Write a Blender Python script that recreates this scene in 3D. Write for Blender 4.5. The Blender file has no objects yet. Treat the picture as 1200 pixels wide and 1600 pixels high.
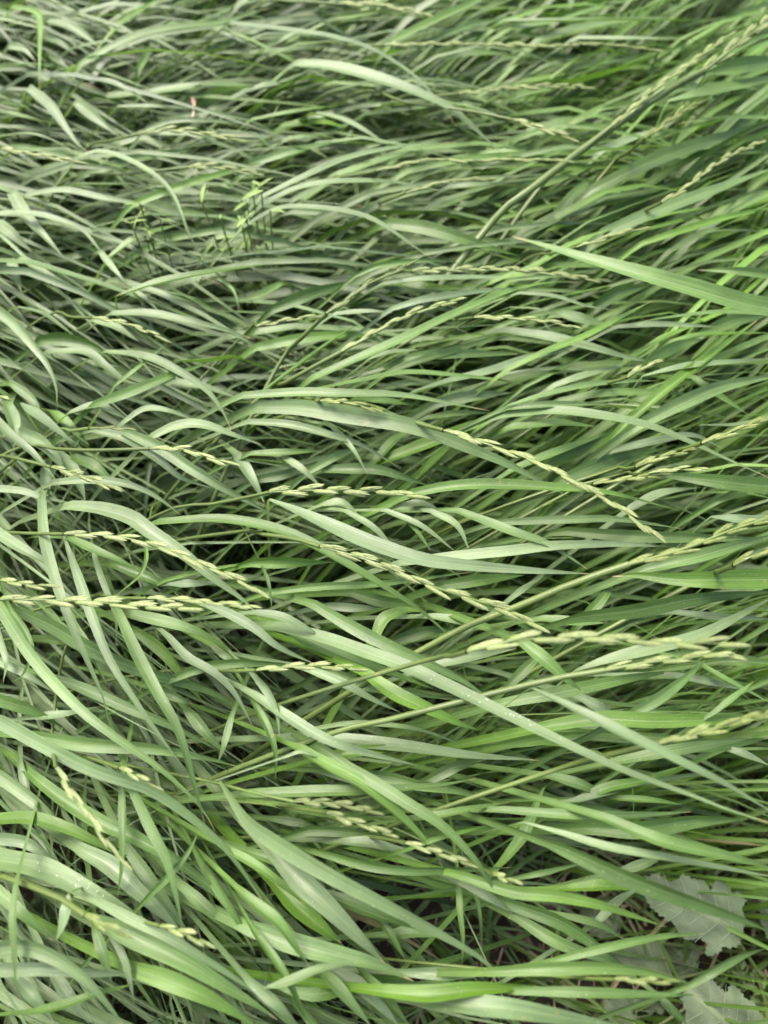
import bpy, math, random
import numpy as np
from mathutils import Vector, Matrix
from mathutils.geometry import delaunay_2d_cdt

random.seed(11)
rng = np.random.default_rng(11)
scene = bpy.context.scene
col = scene.collection

# ------------------------------------------------------------------ camera, sky, sun, exposure
CAM_Z, PITCH = 0.79, math.radians(62)            # metres above the soil, degrees below the horizon
LENS = 26.0
camd = bpy.data.cameras.new('camera')
camd.sensor_fit = 'VERTICAL'; camd.sensor_height = 36.0; camd.sensor_width = 27.0
camd.lens = LENS; camd.clip_start = 0.01; camd.clip_end = 1000
camd.dof.use_dof = True; camd.dof.focus_distance = 0.49; camd.dof.aperture_fstop = 4.3
cam = bpy.data.objects.new('camera', camd); col.objects.link(cam)
cam.location = (0, 0, CAM_Z); cam.rotation_euler = (math.pi/2 - PITCH, 0, 0)
scene.camera = cam

world = bpy.data.worlds.new('World'); scene.world = world; world.use_nodes = True
wn = world.node_tree; wn.nodes.clear()
SUN_EL, SUN_AZ = math.radians(58), math.radians(-48)     # azimuth from +Y towards +X
sky = wn.nodes.new('ShaderNodeTexSky'); sky.sky_type = 'NISHITA'; sky.sun_disc = False
sky.sun_elevation = SUN_EL; sky.sun_rotation = SUN_AZ
sky.air_density = 0.75; sky.dust_density = 6.0; sky.ozone_density = 0.6
bg = wn.nodes.new('ShaderNodeBackground'); bg.inputs['Strength'].default_value = 0.15
wo = wn.nodes.new('ShaderNodeOutputWorld')
wn.links.new(sky.outputs[0], bg.inputs[0]); wn.links.new(bg.outputs[0], wo.inputs[0])
sd = bpy.data.lights.new('sun', 'SUN'); sd.energy = 1.5; sd.angle = math.radians(24); sd.color = (1.0, .975, .93)
sun = bpy.data.objects.new('sun', sd); col.objects.link(sun)
sv = Vector((math.sin(SUN_AZ)*math.cos(SUN_EL), math.cos(SUN_AZ)*math.cos(SUN_EL), math.sin(SUN_EL)))
sun.rotation_euler = sv.to_track_quat('Z', 'Y').to_euler(); sun.location = sv*5
scene.view_settings.view_transform = 'Standard'; scene.view_settings.look = 'None'
scene.view_settings.gamma = 1.0; scene.view_settings.use_curve_mapping = False
scene.view_settings.exposure = 1.48
scene.render.engine = 'CYCLES'
scene.cycles.use_denoising = True
scene.cycles.max_bounces = 8; scene.cycles.diffuse_bounces = 4; scene.cycles.transmission_bounces = 6

# ------------------------------------------------------------------ measuring: photograph pixel <-> place
F = LENS/36.0*1600.0
fwd = np.array([0, math.cos(PITCH), -math.sin(PITCH)]); upv = np.array([0, math.sin(PITCH), math.cos(PITCH)])
C0 = np.array([0, 0, CAM_Z])
def at(u, v, z):
    d = fwd + np.array([1, 0, 0])*((u-600)/F) + upv*(-(v-800)/F)
    return C0 + d*((z-CAM_Z)/d[2])
def depth(p): return float((np.asarray(p)-C0)@fwd)
def to_px(P):
    P = np.asarray(P) - C0; dz = P@fwd
    return np.stack([600+F*P[..., 0]/dz, 800-F*(P@upv)/dz], -1)

# ------------------------------------------------------------------ materials
def nodes_of(name):
    m = bpy.data.materials.new(name); m.use_nodes = True
    nt = m.node_tree; nt.nodes.clear()
    out = nt.nodes.new('ShaderNodeOutputMaterial')
    return m, nt, out
def N(nt, kind, **kw):
    n = nt.nodes.new(kind)
    for k, v in kw.items(): setattr(n, k, v)
    return n
def mix(nt, fac, a, b, blend='MIX'):
    n = N(nt, 'ShaderNodeMix', data_type='RGBA', blend_type=blend)
    for sock, val in ((n.inputs[0], fac), (n.inputs[6], a), (n.inputs[7], b)):
        if hasattr(val, 'is_linked'): nt.links.new(val, sock)
        elif isinstance(val, (int, float)): sock.default_value = val
        else: sock.default_value = (*val, 1)
    return n.outputs[2]
def math_n(nt, op, a, b=0.0, c=None, clamp=False):
    n = N(nt, 'ShaderNodeMath', operation=op, use_clamp=clamp)
    for i, val in enumerate((a, b) if c is None else (a, b, c)):
        if hasattr(val, 'is_linked'): nt.links.new(val, n.inputs[i])
        else: n.inputs[i].default_value = val
    return n.outputs[0]

def leaf_material(name, blue, yellow, pale, rough=.46, trans=.28, spec=.5, stripes=26):
    m, nt, out = nodes_of(name); L = nt.links
    at_ = N(nt, 'ShaderNodeAttribute', attribute_name='tint')
    sep = N(nt, 'ShaderNodeSeparateColor'); L.new(at_.outputs['Color'], sep.inputs[0])
    uv = N(nt, 'ShaderNodeUVMap', uv_map='uv')
    su = N(nt, 'ShaderNodeSeparateXYZ'); L.new(uv.outputs[0], su.inputs[0])
    geo = N(nt, 'ShaderNodeNewGeometry')
    c = mix(nt, sep.outputs[0], blue, yellow)
    c = mix(nt, at_.outputs['Alpha'], c, pale)
    # streaks along the veins
    mp = N(nt, 'ShaderNodeMapping'); mp.inputs['Scale'].default_value = (stripes, 3.0, 1)
    L.new(uv.outputs[0], mp.inputs[0])
    add = N(nt, 'ShaderNodeVectorMath', operation='ADD')
    L.new(mp.outputs[0], add.inputs[0])
    sc_ = N(nt, 'ShaderNodeVectorMath', operation='SCALE'); sc_.inputs['Scale'].default_value = 37.0
    L.new(at_.outputs['Vector'], sc_.inputs[0]); L.new(sc_.outputs[0], add.inputs[1])
    nz = N(nt, 'ShaderNodeTexNoise'); nz.inputs['Scale'].default_value = 1.0; nz.inputs['Detail'].default_value = 3
    L.new(add.outputs[0], nz.inputs['Vector'])
    st = N(nt, 'ShaderNodeMapRange'); st.inputs[1].default_value = .3; st.inputs[2].default_value = .7
    st.inputs[3].default_value = .70; st.inputs[4].default_value = 1.25
    L.new(nz.outputs[0], st.inputs[0])
    # broad unevenness along the blade
    nb = N(nt, 'ShaderNodeTexNoise'); nb.inputs['Scale'].default_value = 42; nb.inputs['Detail'].default_value = 4
    L.new(geo.outputs['Position'], nb.inputs['Vector'])
    sb = N(nt, 'ShaderNodeMapRange'); sb.inputs[1].default_value = .3; sb.inputs[2].default_value = .7
    sb.inputs[3].default_value = .84; sb.inputs[4].default_value = 1.14
    L.new(nb.outputs[0], sb.inputs[0])
    val = math_n(nt, 'MULTIPLY', st.outputs[0], sb.outputs[0])
    val = math_n(nt, 'MULTIPLY', val, math_n(nt, 'MULTIPLY', sep.outputs[1], 2.0))
    vv = N(nt, 'ShaderNodeCombineColor')
    for i in range(3): L.new(val, vv.inputs[i])
    c = mix(nt, 1.0, c, vv.outputs[0], 'MULTIPLY')
    # pale midrib
    mid = math_n(nt, 'ABSOLUTE', math_n(nt, 'SUBTRACT', su.outputs[0], .5))
    mid = math_n(nt, 'MULTIPLY', math_n(nt, 'LESS_THAN', mid, .035), .35)
    c = mix(nt, mid, c, (.24, .31, .15))
    # fine pale scratches and pits
    ns = N(nt, 'ShaderNodeTexNoise'); ns.inputs['Scale'].default_value = 900; ns.inputs['Detail'].default_value = 1
    L.new(geo.outputs['Position'], ns.inputs['Vector'])
    sp = math_n(nt, 'MULTIPLY', math_n(nt, 'GREATER_THAN', ns.outputs[0], .735), .5)
    c = mix(nt, sp, c, (.42, .44, .30))
    # dry tip and rusty marks
    tipd = math_n(nt, 'MULTIPLY', sep.outputs[2], .12)
    edge = math_n(nt, 'SUBTRACT', 1.0, tipd)
    tf = N(nt, 'ShaderNodeMapRange'); L.new(su.outputs[1], tf.inputs[0]); L.new(edge, tf.inputs[1]); tf.inputs[2].default_value = 1.0
    tf.inputs[3].default_value = 0; tf.inputs[4].default_value = 1
    tn = math_n(nt, 'MULTIPLY', tf.outputs[0], 2.2, clamp=True)
    tn = math_n(nt, 'MULTIPLY', tn, math_n(nt, 'GREATER_THAN', sep.outputs[2], .05))
    c = mix(nt, tn, c, (.34, .29, .14))
    nr = N(nt, 'ShaderNodeTexNoise'); nr.inputs['Scale'].default_value = 130; nr.inputs['Detail'].default_value = 3
    L.new(geo.outputs['Position'], nr.inputs['Vector'])
    rs = math_n(nt, 'MULTIPLY', math_n(nt, 'GREATER_THAN', nr.outputs[0], .72), .45)
    c = mix(nt, rs, c, (.25, .21, .08))
    p = N(nt, 'ShaderNodeBsdfPrincipled'); L.new(c, p.inputs['Base Color'])
    rr = math_n(nt, 'MULTIPLY_ADD', nb.outputs[0], .16, rough-.08)
    L.new(rr, p.inputs['Roughness'])
    p.inputs['Specular IOR Level'].default_value = spec
    bp = N(nt, 'ShaderNodeBump'); bp.inputs['Strength'].default_value = .35; bp.inputs['Distance'].default_value = .0006
    L.new(nz.outputs[0], bp.inputs['Height']); L.new(bp.outputs[0], p.inputs['Normal'])
    tr = N(nt, 'ShaderNodeBsdfTranslucent')
    tc = mix(nt, 1.0, c, (1.25, 1.45, .55), 'MULTIPLY'); L.new(tc, tr.inputs[0])
    ms = N(nt, 'ShaderNodeMixShader'); ms.inputs[0].default_value = trans
    L.new(p.outputs[0], ms.inputs[1]); L.new(tr.outputs[0], ms.inputs[2]); L.new(ms.outputs[0], out.inputs[0])
    return m
BLADE = leaf_material('grass_blade', (.088, .150, .066), (.098, .200, .018), (.188, .250, .128), trans=.25, rough=.42)
STEM = leaf_material('grass_stem', (.115, .185, .055), (.15, .215, .035), (.26, .30, .14), rough=.4, trans=.1, stripes=8)
SPIKE = leaf_material('seed_spikelet', (.22, .31, .11), (.26, .34, .07), (.42, .46, .24), rough=.5, trans=.34, stripes=10)
WEED = leaf_material('weed_leaf', (.125, .172, .110), (.13, .21, .035), (.22, .265, .17), rough=.6, trans=.06, spec=.3, stripes=4)

def soil_material():
    m, nt, out = nodes_of('soil'); L = nt.links
    tc = N(nt, 'ShaderNodeTexCoord')
    n1 = N(nt, 'ShaderNodeTexNoise'); n1.inputs['Scale'].default_value = 28; n1.inputs['Detail'].default_value = 8
    n2 = N(nt, 'ShaderNodeTexNoise'); n2.inputs['Scale'].default_value = 210; n2.inputs['Detail'].default_value = 4
    L.new(tc.outputs['Object'], n1.inputs[0]); L.new(tc.outputs['Object'], n2.inputs[0])
    c = mix(nt, n1.outputs[0], (.020, .017, .013), (.060, .045, .033))
    g = math_n(nt, 'GREATER_THAN', n2.outputs[0], .64)
    c = mix(nt, g, c, (.13, .10, .07))
    p = N(nt, 'ShaderNodeBsdfPrincipled'); L.new(c, p.inputs['Base Color']); p.inputs['Roughness'].default_value = .95
    p.inputs['Specular IOR Level'].default_value = .15
    bp = N(nt, 'ShaderNodeBump'); bp.inputs['Strength'].default_value = .9; bp.inputs['Distance'].default_value = .006
    L.new(n1.outputs[0], bp.inputs['Height']); L.new(bp.outputs[0], p.inputs['Normal'])
    L.new(p.outputs[0], out.inputs[0]); return m
SOIL = soil_material()
def plain(name, a, b, rough=.8, scale=120):
    m, nt, out = nodes_of(name); L = nt.links
    tc = N(nt, 'ShaderNodeTexCoord')
    n1 = N(nt, 'ShaderNodeTexNoise'); n1.inputs['Scale'].default_value = scale; n1.inputs['Detail'].default_value = 6
    L.new(tc.outputs['Object'], n1.inputs[0])
    r = N(nt, 'ShaderNodeMapRange'); r.inputs[1].default_value = .35; r.inputs[2].default_value = .65
    L.new(n1.outputs[0], r.inputs[0])
    c = mix(nt, r.outputs[0], a, b)
    p = N(nt, 'ShaderNodeBsdfPrincipled'); L.new(c, p.inputs['Base Color']); p.inputs['Roughness'].default_value = rough
    bp = N(nt, 'ShaderNodeBump'); bp.inputs['Strength'].default_value = .8; bp.inputs['Distance'].default_value = .002
    L.new(n1.outputs[0], bp.inputs['Height']); L.new(bp.outputs[0], p.inputs['Normal'])
    L.new(p.outputs[0], out.inputs[0]); return m
CLOD = plain('soil_clod', (.05, .033, .024), (.16, .105, .075), .95, 160)
STRAW = plain('dry_straw', (.16, .12, .065), (.34, .28, .17), .7, 60)
FLECK = plain('pale_fleck', (.60, .60, .50), (.75, .75, .66), .6, 900)
PETAL = plain('dry_petal', (.42, .25, .17), (.62, .42, .32), .7, 300)

# ------------------------------------------------------------------ mesh helpers
def make_mesh(name, verts, faces, mat, uv=None, tint=None, smooth=True):
    me = bpy.data.meshes.new(name)
    verts = np.asarray(verts, dtype=np.float32).reshape(-1, 3)
    faces = np.asarray(faces, dtype=np.int32)
    k = faces.shape[1]
    me.vertices.add(len(verts)); me.vertices.foreach_set('co', verts.ravel())
    me.loops.add(faces.size); me.loops.foreach_set('vertex_index', faces.ravel())
    me.polygons.add(len(faces)); me.polygons.foreach_set('loop_start', np.arange(len(faces), dtype=np.int32)*k)
    if uv is not None:
        lay = me.uv_layers.new(name='uv')
        lay.data.foreach_set('uv', np.asarray(uv, dtype=np.float32).reshape(-1, 2)[faces.ravel()].ravel())
    if tint is not None:
        a = me.attributes.new('tint', 'FLOAT_COLOR', 'POINT')
        t = np.asarray(tint, dtype=np.float32)
        if t.ndim == 1: t = np.tile(t, (len(verts), 1))
        a.data.foreach_set('color', t.ravel())
    me.update(calc_edges=True)
    if smooth: me.polygons.foreach_set('use_smooth', np.ones(len(faces), dtype=bool))
    me.materials.append(mat)
    return me
def link(name, me, parent=None):
    o = bpy.data.objects.new(name, me); col.objects.link(o)
    if parent is not None:
        o.parent = parent
    return o
def thing(name, label, cat, loc, group=None):
    o = bpy.data.objects.new(name, None); col.objects.link(o)
    o.empty_display_size = .01; o.location = loc
    o['label'] = label; o['category'] = cat
    if group: o['group'] = group
    return o
def spline(P, n):
    """centripetal-like smooth curve through the points, n samples evenly spaced along it"""
    P = np.asarray(P, float)
    Q = np.vstack([2*P[0]-P[1], P, 2*P[-1]-P[-2]])
    out = []
    for i in range(1, len(Q)-2):
        p0, p1, p2, p3 = Q[i-1], Q[i], Q[i+1], Q[i+2]
        for t in np.linspace(0, 1, 14, endpoint=False):
            out.append(.5*((2*p1)+(-p0+p2)*t+(2*p0-5*p1+4*p2-p3)*t*t+(-p0+3*p1-3*p2+p3)*t**3))
    out.append(P[-1]); out = np.array(out)
    s = np.r_[0, np.cumsum(np.linalg.norm(np.diff(out, axis=0), axis=1))]
    q = np.linspace(0, s[-1], n)
    return np.stack([np.interp(q, s, out[:, k]) for k in range(3)], 1), s[-1]
def unit(a): return a/np.maximum(np.linalg.norm(a, axis=-1, keepdims=True), 1e-9)
def ribbons(P, W, roll, fold, across):
    """P (n,r,3) centre lines, W (n,r) full widths, roll (n,r), fold (n,) -> verts, faces, uv"""
    n, r, _ = P.shape
    T = unit(np.gradient(P, axis=1))
    up = np.zeros_like(P); up[..., 2] = 1
    S = unit(np.cross(T, up)); Nn = np.cross(S, T)
    c, s = np.cos(roll)[..., None], np.sin(roll)[..., None]
    S2 = S*c + Nn*s; N2 = Nn*c - S*s
    u = np.linspace(-.5, .5, across)
    V = P[:, :, None, :] + S2[:, :, None, :]*(u[None, None, :, None]*W[:, :, None, None]) \
        + N2[:, :, None, :]*((np.abs(u)[None, None, :, None]-.25)*(W*fold[:, None])[:, :, None, None])
    uv = np.zeros((n, r, across, 2)); uv[..., 0] = u+.5; uv[..., 1] = np.linspace(0, 1, r)[None, :, None]
    idx = np.arange(n*r*across).reshape(n, r, across)
    f = np.stack([idx[:, :-1, :-1], idx[:, :-1, 1:], idx[:, 1:, 1:], idx[:, 1:, :-1]], -1).reshape(-1, 4)
    return V.reshape(-1, 3), f, uv.reshape(-1, 2)
def tube(P, R, sides=7):
    P = np.asarray(P); n = len(P)
    T = unit(np.gradient(P, axis=0)); a = np.array([.13, .21, .97])
    S = unit(np.cross(T, a)); B = np.cross(S, T)
    th = np.linspace(0, 2*math.pi, sides, endpoint=False)
    V = P[:, None] + (S[:, None]*np.cos(th)[None, :, None] + B[:, None]*np.sin(th)[None, :, None])*np.asarray(R)[:, None, None]
    idx = np.arange(n*sides).reshape(n, sides); nx = np.roll(idx, -1, 1)
    f = np.stack([idx[:-1], nx[:-1], nx[1:], idx[1:]], -1).reshape(-1, 4)
    uv = np.zeros((n, sides, 2)); uv[..., 0] = np.linspace(0, 1, sides)[None]; uv[..., 1] = np.linspace(0, .9, n)[:, None]
    return V.reshape(-1, 3), f, uv.reshape(-1, 2)

# ------------------------------------------------------------------ the ground
def ground():
    # fine near the grass, one sheet out to the horizon
    xs = np.r_[-300, -60, -12, -4, np.linspace(-2, 2, 121), 4, 12, 60, 300]
    ys = np.r_[-300, -60, -12, -3, np.linspace(-1, 3, 121), 5, 12, 60, 300]
    X, Y = np.meshgrid(xs, ys, indexing='ij')
    Z = np.zeros_like(X)
    for k in range(26):
        a, f, ph = rng.uniform(0, 6.28), rng.uniform(6, 45), rng.uniform(0, 6.28)
        Z += np.sin((X*math.cos(a)+Y*math.sin(a))*f+ph)*.028/f**.72
    Z *= ((abs(X) < 3) & (abs(Y) < 4))
    Z -= .012
    n, m = X.shape; idx = np.arange(n*m).reshape(n, m)
    f = np.stack([idx[:-1, :-1], idx[1:, :-1], idx[1:, 1:], idx[:-1, 1:]], -1).reshape(-1, 4)
    o = link('ground', make_mesh('ground', np.stack([X, Y, Z], -1), f, SOIL)); o['kind'] = 'structure'
ground()

# ------------------------------------------------------------------ blades measured in the photograph
# each line: width, height step, colour, points from the foot of the visible blade to its tip, in thirds of a pixel from the region's corner
TRACED = {
(0, 1200): """
75 8 q -60,-230 0,-215 400,-5 700,100 950,275 1100,430 1290,715
80 6 g 170,50 300,150 480,260 620,320 800,420 950,530 1040,620 1190,820
72 5 g -20,240 150,235 320,285 500,370 650,440
110 6 q -60,410 0,430 200,470 400,570 560,660 720,770 860,880
55 8n p 345,600 450,625 600,700 800,800 1000,920 1200,1050 1290,1110
112 7n g 395,680 600,780 850,900 1050,1020 1200,1110 1300,1180
62 5 g -30,560 100,680 250,810
84 9 q -40,855 120,840 260,890 400,990 500,1100 590,1220
50 10 g 75,545 60,700 70,900 70,1040
64 7 b -20,950 200,945 400,960 560,965 650,945
44 8 d 160,1140 300,1110 450,1060 640,1010
104 6 y 620,940 800,1000 1000,1090 1200,1210
46 8 g 572,70 575,300 570,480 550,605
62 9 g 620,105 700,270 780,430 830,620 855,760
98 6 b 395,390 520,460 640,570 760,680 870,790
40 8 d 710,590 800,500 880,400 930,300
74 10n b 320,590 310,660 290,740 262,810
46 8 y 1060,375 1200,455 1300,530 1430,640
60 5 b 0,330 120,350 230,420 310,480
74 4 p 600,380 700,520 800,660 900,800
60 4 g 840,540 950,640 1050,730 1150,830
48 6 g 940,440 1020,570 1100,690 1200,880
50 4 b 100,0 130,110 155,210
60 5 b 90,1000 160,1080 250,1190
64 4 b 260,980 330,1080 420,1200
44 6 b 520,780 580,880 610,1000 630,1110
60 6 g 450,770 480,860 510,960 525,1020
70 4 p 0,40 100,110 200,190 330,330 420,430
""",
(400, 1200): """
88 9n q -170,60 -80,200 0,290 300,480 600,640 900,800 1090,920 1190,1070
80 9 y 200,-90 350,0 480,70 600,160 700,250 800,350 880,450
70 9 g 330,-80 440,0 560,70 700,160 860,260 1000,400 1100,540 1200,690
122 7 p 90,400 200,520 330,640 480,790 610,920
110 7 q -40,745 200,830 400,880 560,920 740,1000
84 8 y 590,1045 800,1060 1000,1040 1200,1030 1335,1025
104 8 q 840,1095 1000,1110 1200,1130 1450,1170 1720,1210
56 9 g -60,590 0,640 100,720 180,830 250,930
46 9n p 40,1030 150,1000 300,940 480,910
62 8 g -40,120 250,110 500,105 750,90 900,75 1030,50
40 8 g 700,240 850,220 1000,190 1190,160
50 6 d 160,320 260,295 400,300 560,320 700,340
56 7 b 430,345 520,350 620,370 715,380
26 8 y 720,378 850,330 1000,290 1110,265
46 6 g 320,405 500,455 700,480 900,480 1200,465
72 6 d 320,590 450,640 600,700 750,755
112 5 y 110,560 200,650 300,740 400,820
34 4 d 950,510 955,650 970,800 965,920
24 4 g 1030,600 1050,700 1060,820
80 5 b 370,950 500,1030 600,1130 670,1210
52 6 g 520,980 620,1090 720,1210
60 6 g 310,950 420,1070 540,1210
40 8 g 0,780 100,920 170,1040 240,1200
62 8 q -20,1010 100,1110 200,1210
60 5 g 0,400 90,430 200,470 330,560
70 4 g 420,1040 250,1060 50,1010
60 4 g 640,780 740,770 850,790
38 5 d 570,700 640,790 700,900
40 5 g 90,170 250,200 450,230 650,235
46 5 d 100,240 220,260 300,280
60 5 d 800,60 950,-10 1080,-40
54 5 g 470,20 650,50 760,80 960,110 1150,170
44 6 b 1000,560 1100,610 1200,680
60 5 b 740,960 900,965 1100,970
""",
(800, 1200): """
60 6 g 200,40 330,80 480,150
72 16n b 95,-375 250,-300 450,-200 650,-100 850,0 1000,75 1250,225
50 9 g -40,195 300,220 600,220 840,205
46 10n b 60,255 250,310 450,370 700,415 1000,470 1250,515
76 12 g 440,235 700,340 1000,410 1250,480
64 8 y -220,510 0,580 200,600 400,640 560,690 720,745
82 13 d 250,385 500,500 700,580 900,650 1100,720 1220,775
58 6 y 300,560 450,550 620,572
72 5 d -20,635 200,710 350,800 450,880 550,940
70 5 g 30,705 200,810 350,870 500,920
70 9 y -60,955 200,940 450,940 650,960 840,1012
50 8 g 20,1045 300,1050 600,1060 885,1065
44 7 g 190,905 450,840 700,790 905,775
46 8 d 830,1020 950,950 1080,880 1190,845
30 7 g 20,515 150,490 340,445
52 6 y 290,160 450,90 600,60 800,-10
36 6 g 470,140 650,150 800,172
90 5 g 380,285 600,290 850,250 1080,240
60 5 g -20,410 60,300 130,130 160,80
44 4 b 400,720 500,620 600,560
50 4 g 520,480 640,440 720,400
44 5 g 700,1080 760,1140 830,1210
38 4 g 240,690 400,730 520,800
50 6 b 560,80 430,110 300,150 180,160
""",
(0, 800): """
60 8 q 0,450 150,680 350,900 520,1040 740,1195 930,1370 1010,1500
56 9 q 195,-60 210,130 270,350 340,540 420,720 480,860 510,985
56 8n b 298,110 370,310 440,510 520,700 640,890 780,1090 870,1210
66 9 g 555,470 640,660 740,850 830,1010 890,1200 960,1465
60 7 p -30,85 100,170 210,230 330,300
54 8 g 335,125 450,180 560,225 650,270
92 8 p 330,-30 480,-15 620,30 700,90 850,190 1000,310 1150,420 1220,500
20 9 y 682,150 685,220 650,300 540,395
76 6 g 100,470 250,540 350,600 500,680 650,740 850,800 1000,850 1190,960
72 6 g 600,475 800,520 950,570 1080,645
54 8 b 965,430 1100,490 1200,550 1310,635 1480,715
48 8 b 790,585 880,680 1000,750 1100,850 1185,1005
50 7 g 800,785 950,730 1100,710 1200,710 1390,715
34 8 g 50,460 120,560 150,660 110,760 50,800
76 6 g 170,1050 400,1090 700,1110 950,1150 1120,1195
60 5 g 260,780 400,830 600,920 750,980 900,1050 1050,1130
40 7 g 1085,960 1050,1090 1020,1180
60 5 g -10,880 150,930 300,1010
54 5 b 150,960 300,950 480,910
36 6 b 440,200 480,320 540,480 545,640
30 6 y 770,325 900,290 1100,250 1210,235
50 6 b 790,330 900,335 1035,330
80 8 g 740,50 1000,35 1200,60 1400,120 1620,240 1800,350 1980,470 2160,630
60 5 g 640,560 760,650 850,760 960,900
60 5 g 120,590 300,610 430,650
70 5 d 550,250 700,310 860,390
58 4 g 1000,620 1080,680 1180,770
60 4 g 880,930 960,1030 1060,1140
34 6 g 360,540 430,660 480,770 515,830
44 5 b 0,700 120,760 260,850
40 6 p 0,590 30,700 15,800
50 5 g 760,840 850,880 900,900
""",
(400, 800): """
102 8n b 60,-60 150,-25 300,40 500,130 700,200 850,235 1200,268 1570,290
62 7 p 690,235 900,210 1200,180 1400,157 1700,150 1970,165
46 7 g -20,237 150,235 355,235
40 6 g 70,375 300,350 550,340 800,310 1015,280
72 5 g 880,345 1050,320 1260,295
50 8 b 0,470 120,490 230,540 312,588
82 7:17 q 90,535 300,580 500,650 700,720 850,790 1000,860 1210,965 1680,1190 2050,1330 2200,1390 2460,1475
70 8 g 275,435 450,540 650,640 850,730 1000,810 1125,905
78 6 y 560,578 605,495 710,460 800,470
50 8 b 240,735 400,800 550,880 682,942
90 9 y 515,755 650,850 800,920 950,990 1045,1022
60 9 b -10,855 150,960 300,1050 450,1110 765,1190
84 6 b 140,1060 400,1070 700,1100 1000,1140 1330,1165
30 6 g 290,1012 450,990 650,1000 800,1030 995,1102
60 7 y 320,1150 500,1120 790,1095
40 9 b 0,775 60,850 100,940 110,1050
40 8 g -10,890 50,1000 90,1120 92,1260
20 9 b 130,1150 220,1125 340,1172
40 7 p 420,-5 560,80 685,225
46 7 p 610,-5 780,70 942,192
40 7 p 820,-5 940,60 1002,182
34 7 g 700,40 750,90 818,178
70 8 q 950,-5 1200,90 1370,150 1555,268
84 5 g 100,520 250,600 450,690 650,760 830,830
50 5 g 360,750 550,820 750,850 900,880
60 5 d 450,380 600,420 800,440
44 5 b 340,440 480,450 600,445
66 6 p 840,490 1000,520 1210,590
60 5 b 830,720 1000,680 1220,640
60 4 d 660,600 800,560 930,550
20 7 g 30,255 60,340 75,455
""",
(800, 800): """
46 7 g -60,48 300,35 500,35 795,78
60 5 g 260,90 500,110 750,120 1230,130
80 7 g 640,265 900,200 1230,105
112 9 g 1320,312 1000,318 760,315 580,296 470,302
66 8 d 330,492 600,460 850,410 1150,380 1270,372
46 6 b 760,470 950,490 1230,502
58 8n b 935,22 1100,35 1270,18
76 7 g -40,895 200,850 400,810 600,770 762,745
82 12 g 50,610 150,690 250,780 332,842
60 8 g 550,950 680,880 800,790 902,698
40 6 b 740,760 900,790 1085,832
36 7 g 880,710 1000,780 1230,905
92 7 y 165,1005 400,970 700,980 1000,970 1270,958
50 7 y -20,1085 150,1060 370,1030
32 8 g 945,940 1050,860 1132,795
62 8 g 500,1165 800,1110 1125,1058
84 8n p 300,742 450,690 650,640 900,570 1230,395
40 6 p 0,400 70,350 150,300
66 5 g 150,500 300,515 440,520
60 5 d 450,540 600,490 760,480
60 5 g 980,700 1100,700 1240,710
60 4 d 320,520 430,400 480,320
60 4 d 0,800 80,720 150,650
46 5 b 1010,1110 1100,1140 1210,1190
60 4 b 330,870 430,930 540,1010
70 5 g 700,1060 850,1090 1000,1090 1200,1060
""",
(0, 400): """
50 8 p -20,250 60,310 150,410 230,520 265,620 267,720
44 7 p 75,238 200,270 300,340 385,402
66 7 p 215,450 400,450 500,520 600,590 710,600
56 8 p 490,448 680,470 820,530 960,620 1040,720 1083,812
60 7 p 525,270 700,270 900,310 1050,345 1195,392
72 8n g 545,188 700,135 900,90 1100,60 1270,38
24 7 g 1020,108 1090,160 1122,252
52 8 g 450,692 600,640 800,560 985,500
26 8 y 540,605 650,520 785,408
62 8n b 98,688 200,760 300,840 372,887
60 7 p 325,735 450,700 550,740 610,775
50 7 p 575,785 680,720 800,730 935,782
66 8 p 715,845 830,795 950,790 1100,840 1225,885
50 8 p -30,760 50,840 150,920 230,1010 287,1092
76 6 p 105,828 200,880 270,960 312,1045
66 8 q 590,825 750,900 900,1000 1050,1090 1200,1170 1300,1225
60 7 b 445,818 600,860 750,960 850,1040 1005,1092
50 8 p 250,1062 400,1050 550,1060 680,1100 780,1160 845,1215
40 7 p 0,1090 100,1100 200,1130 352,1162
82 5 p 275,930 350,1020 400,1145
62 5 g 345,940 450,990 555,1085
36 7 p 470,-20 550,80 602,142
36 7 p 635,168 690,210 752,268
62 6 p 1110,930 1180,1040 1240,1160
50 6 g 190,395 300,390 450,430 560,520
60 6 p 440,300 540,330 650,400
60 5 g 1090,470 950,490 800,490
56 5 p 820,590 950,610 1110,665
50 5 g 60,600 160,680 200,760
60 5 g 250,730 330,800 420,890
60 5 b 50,20 75,90 100,170
44 6 p 100,5 230,90 400,170
70 5 g 40,700 70,800 60,920
50 6 b 210,1010 215,1110 205,1210
""",
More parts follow.
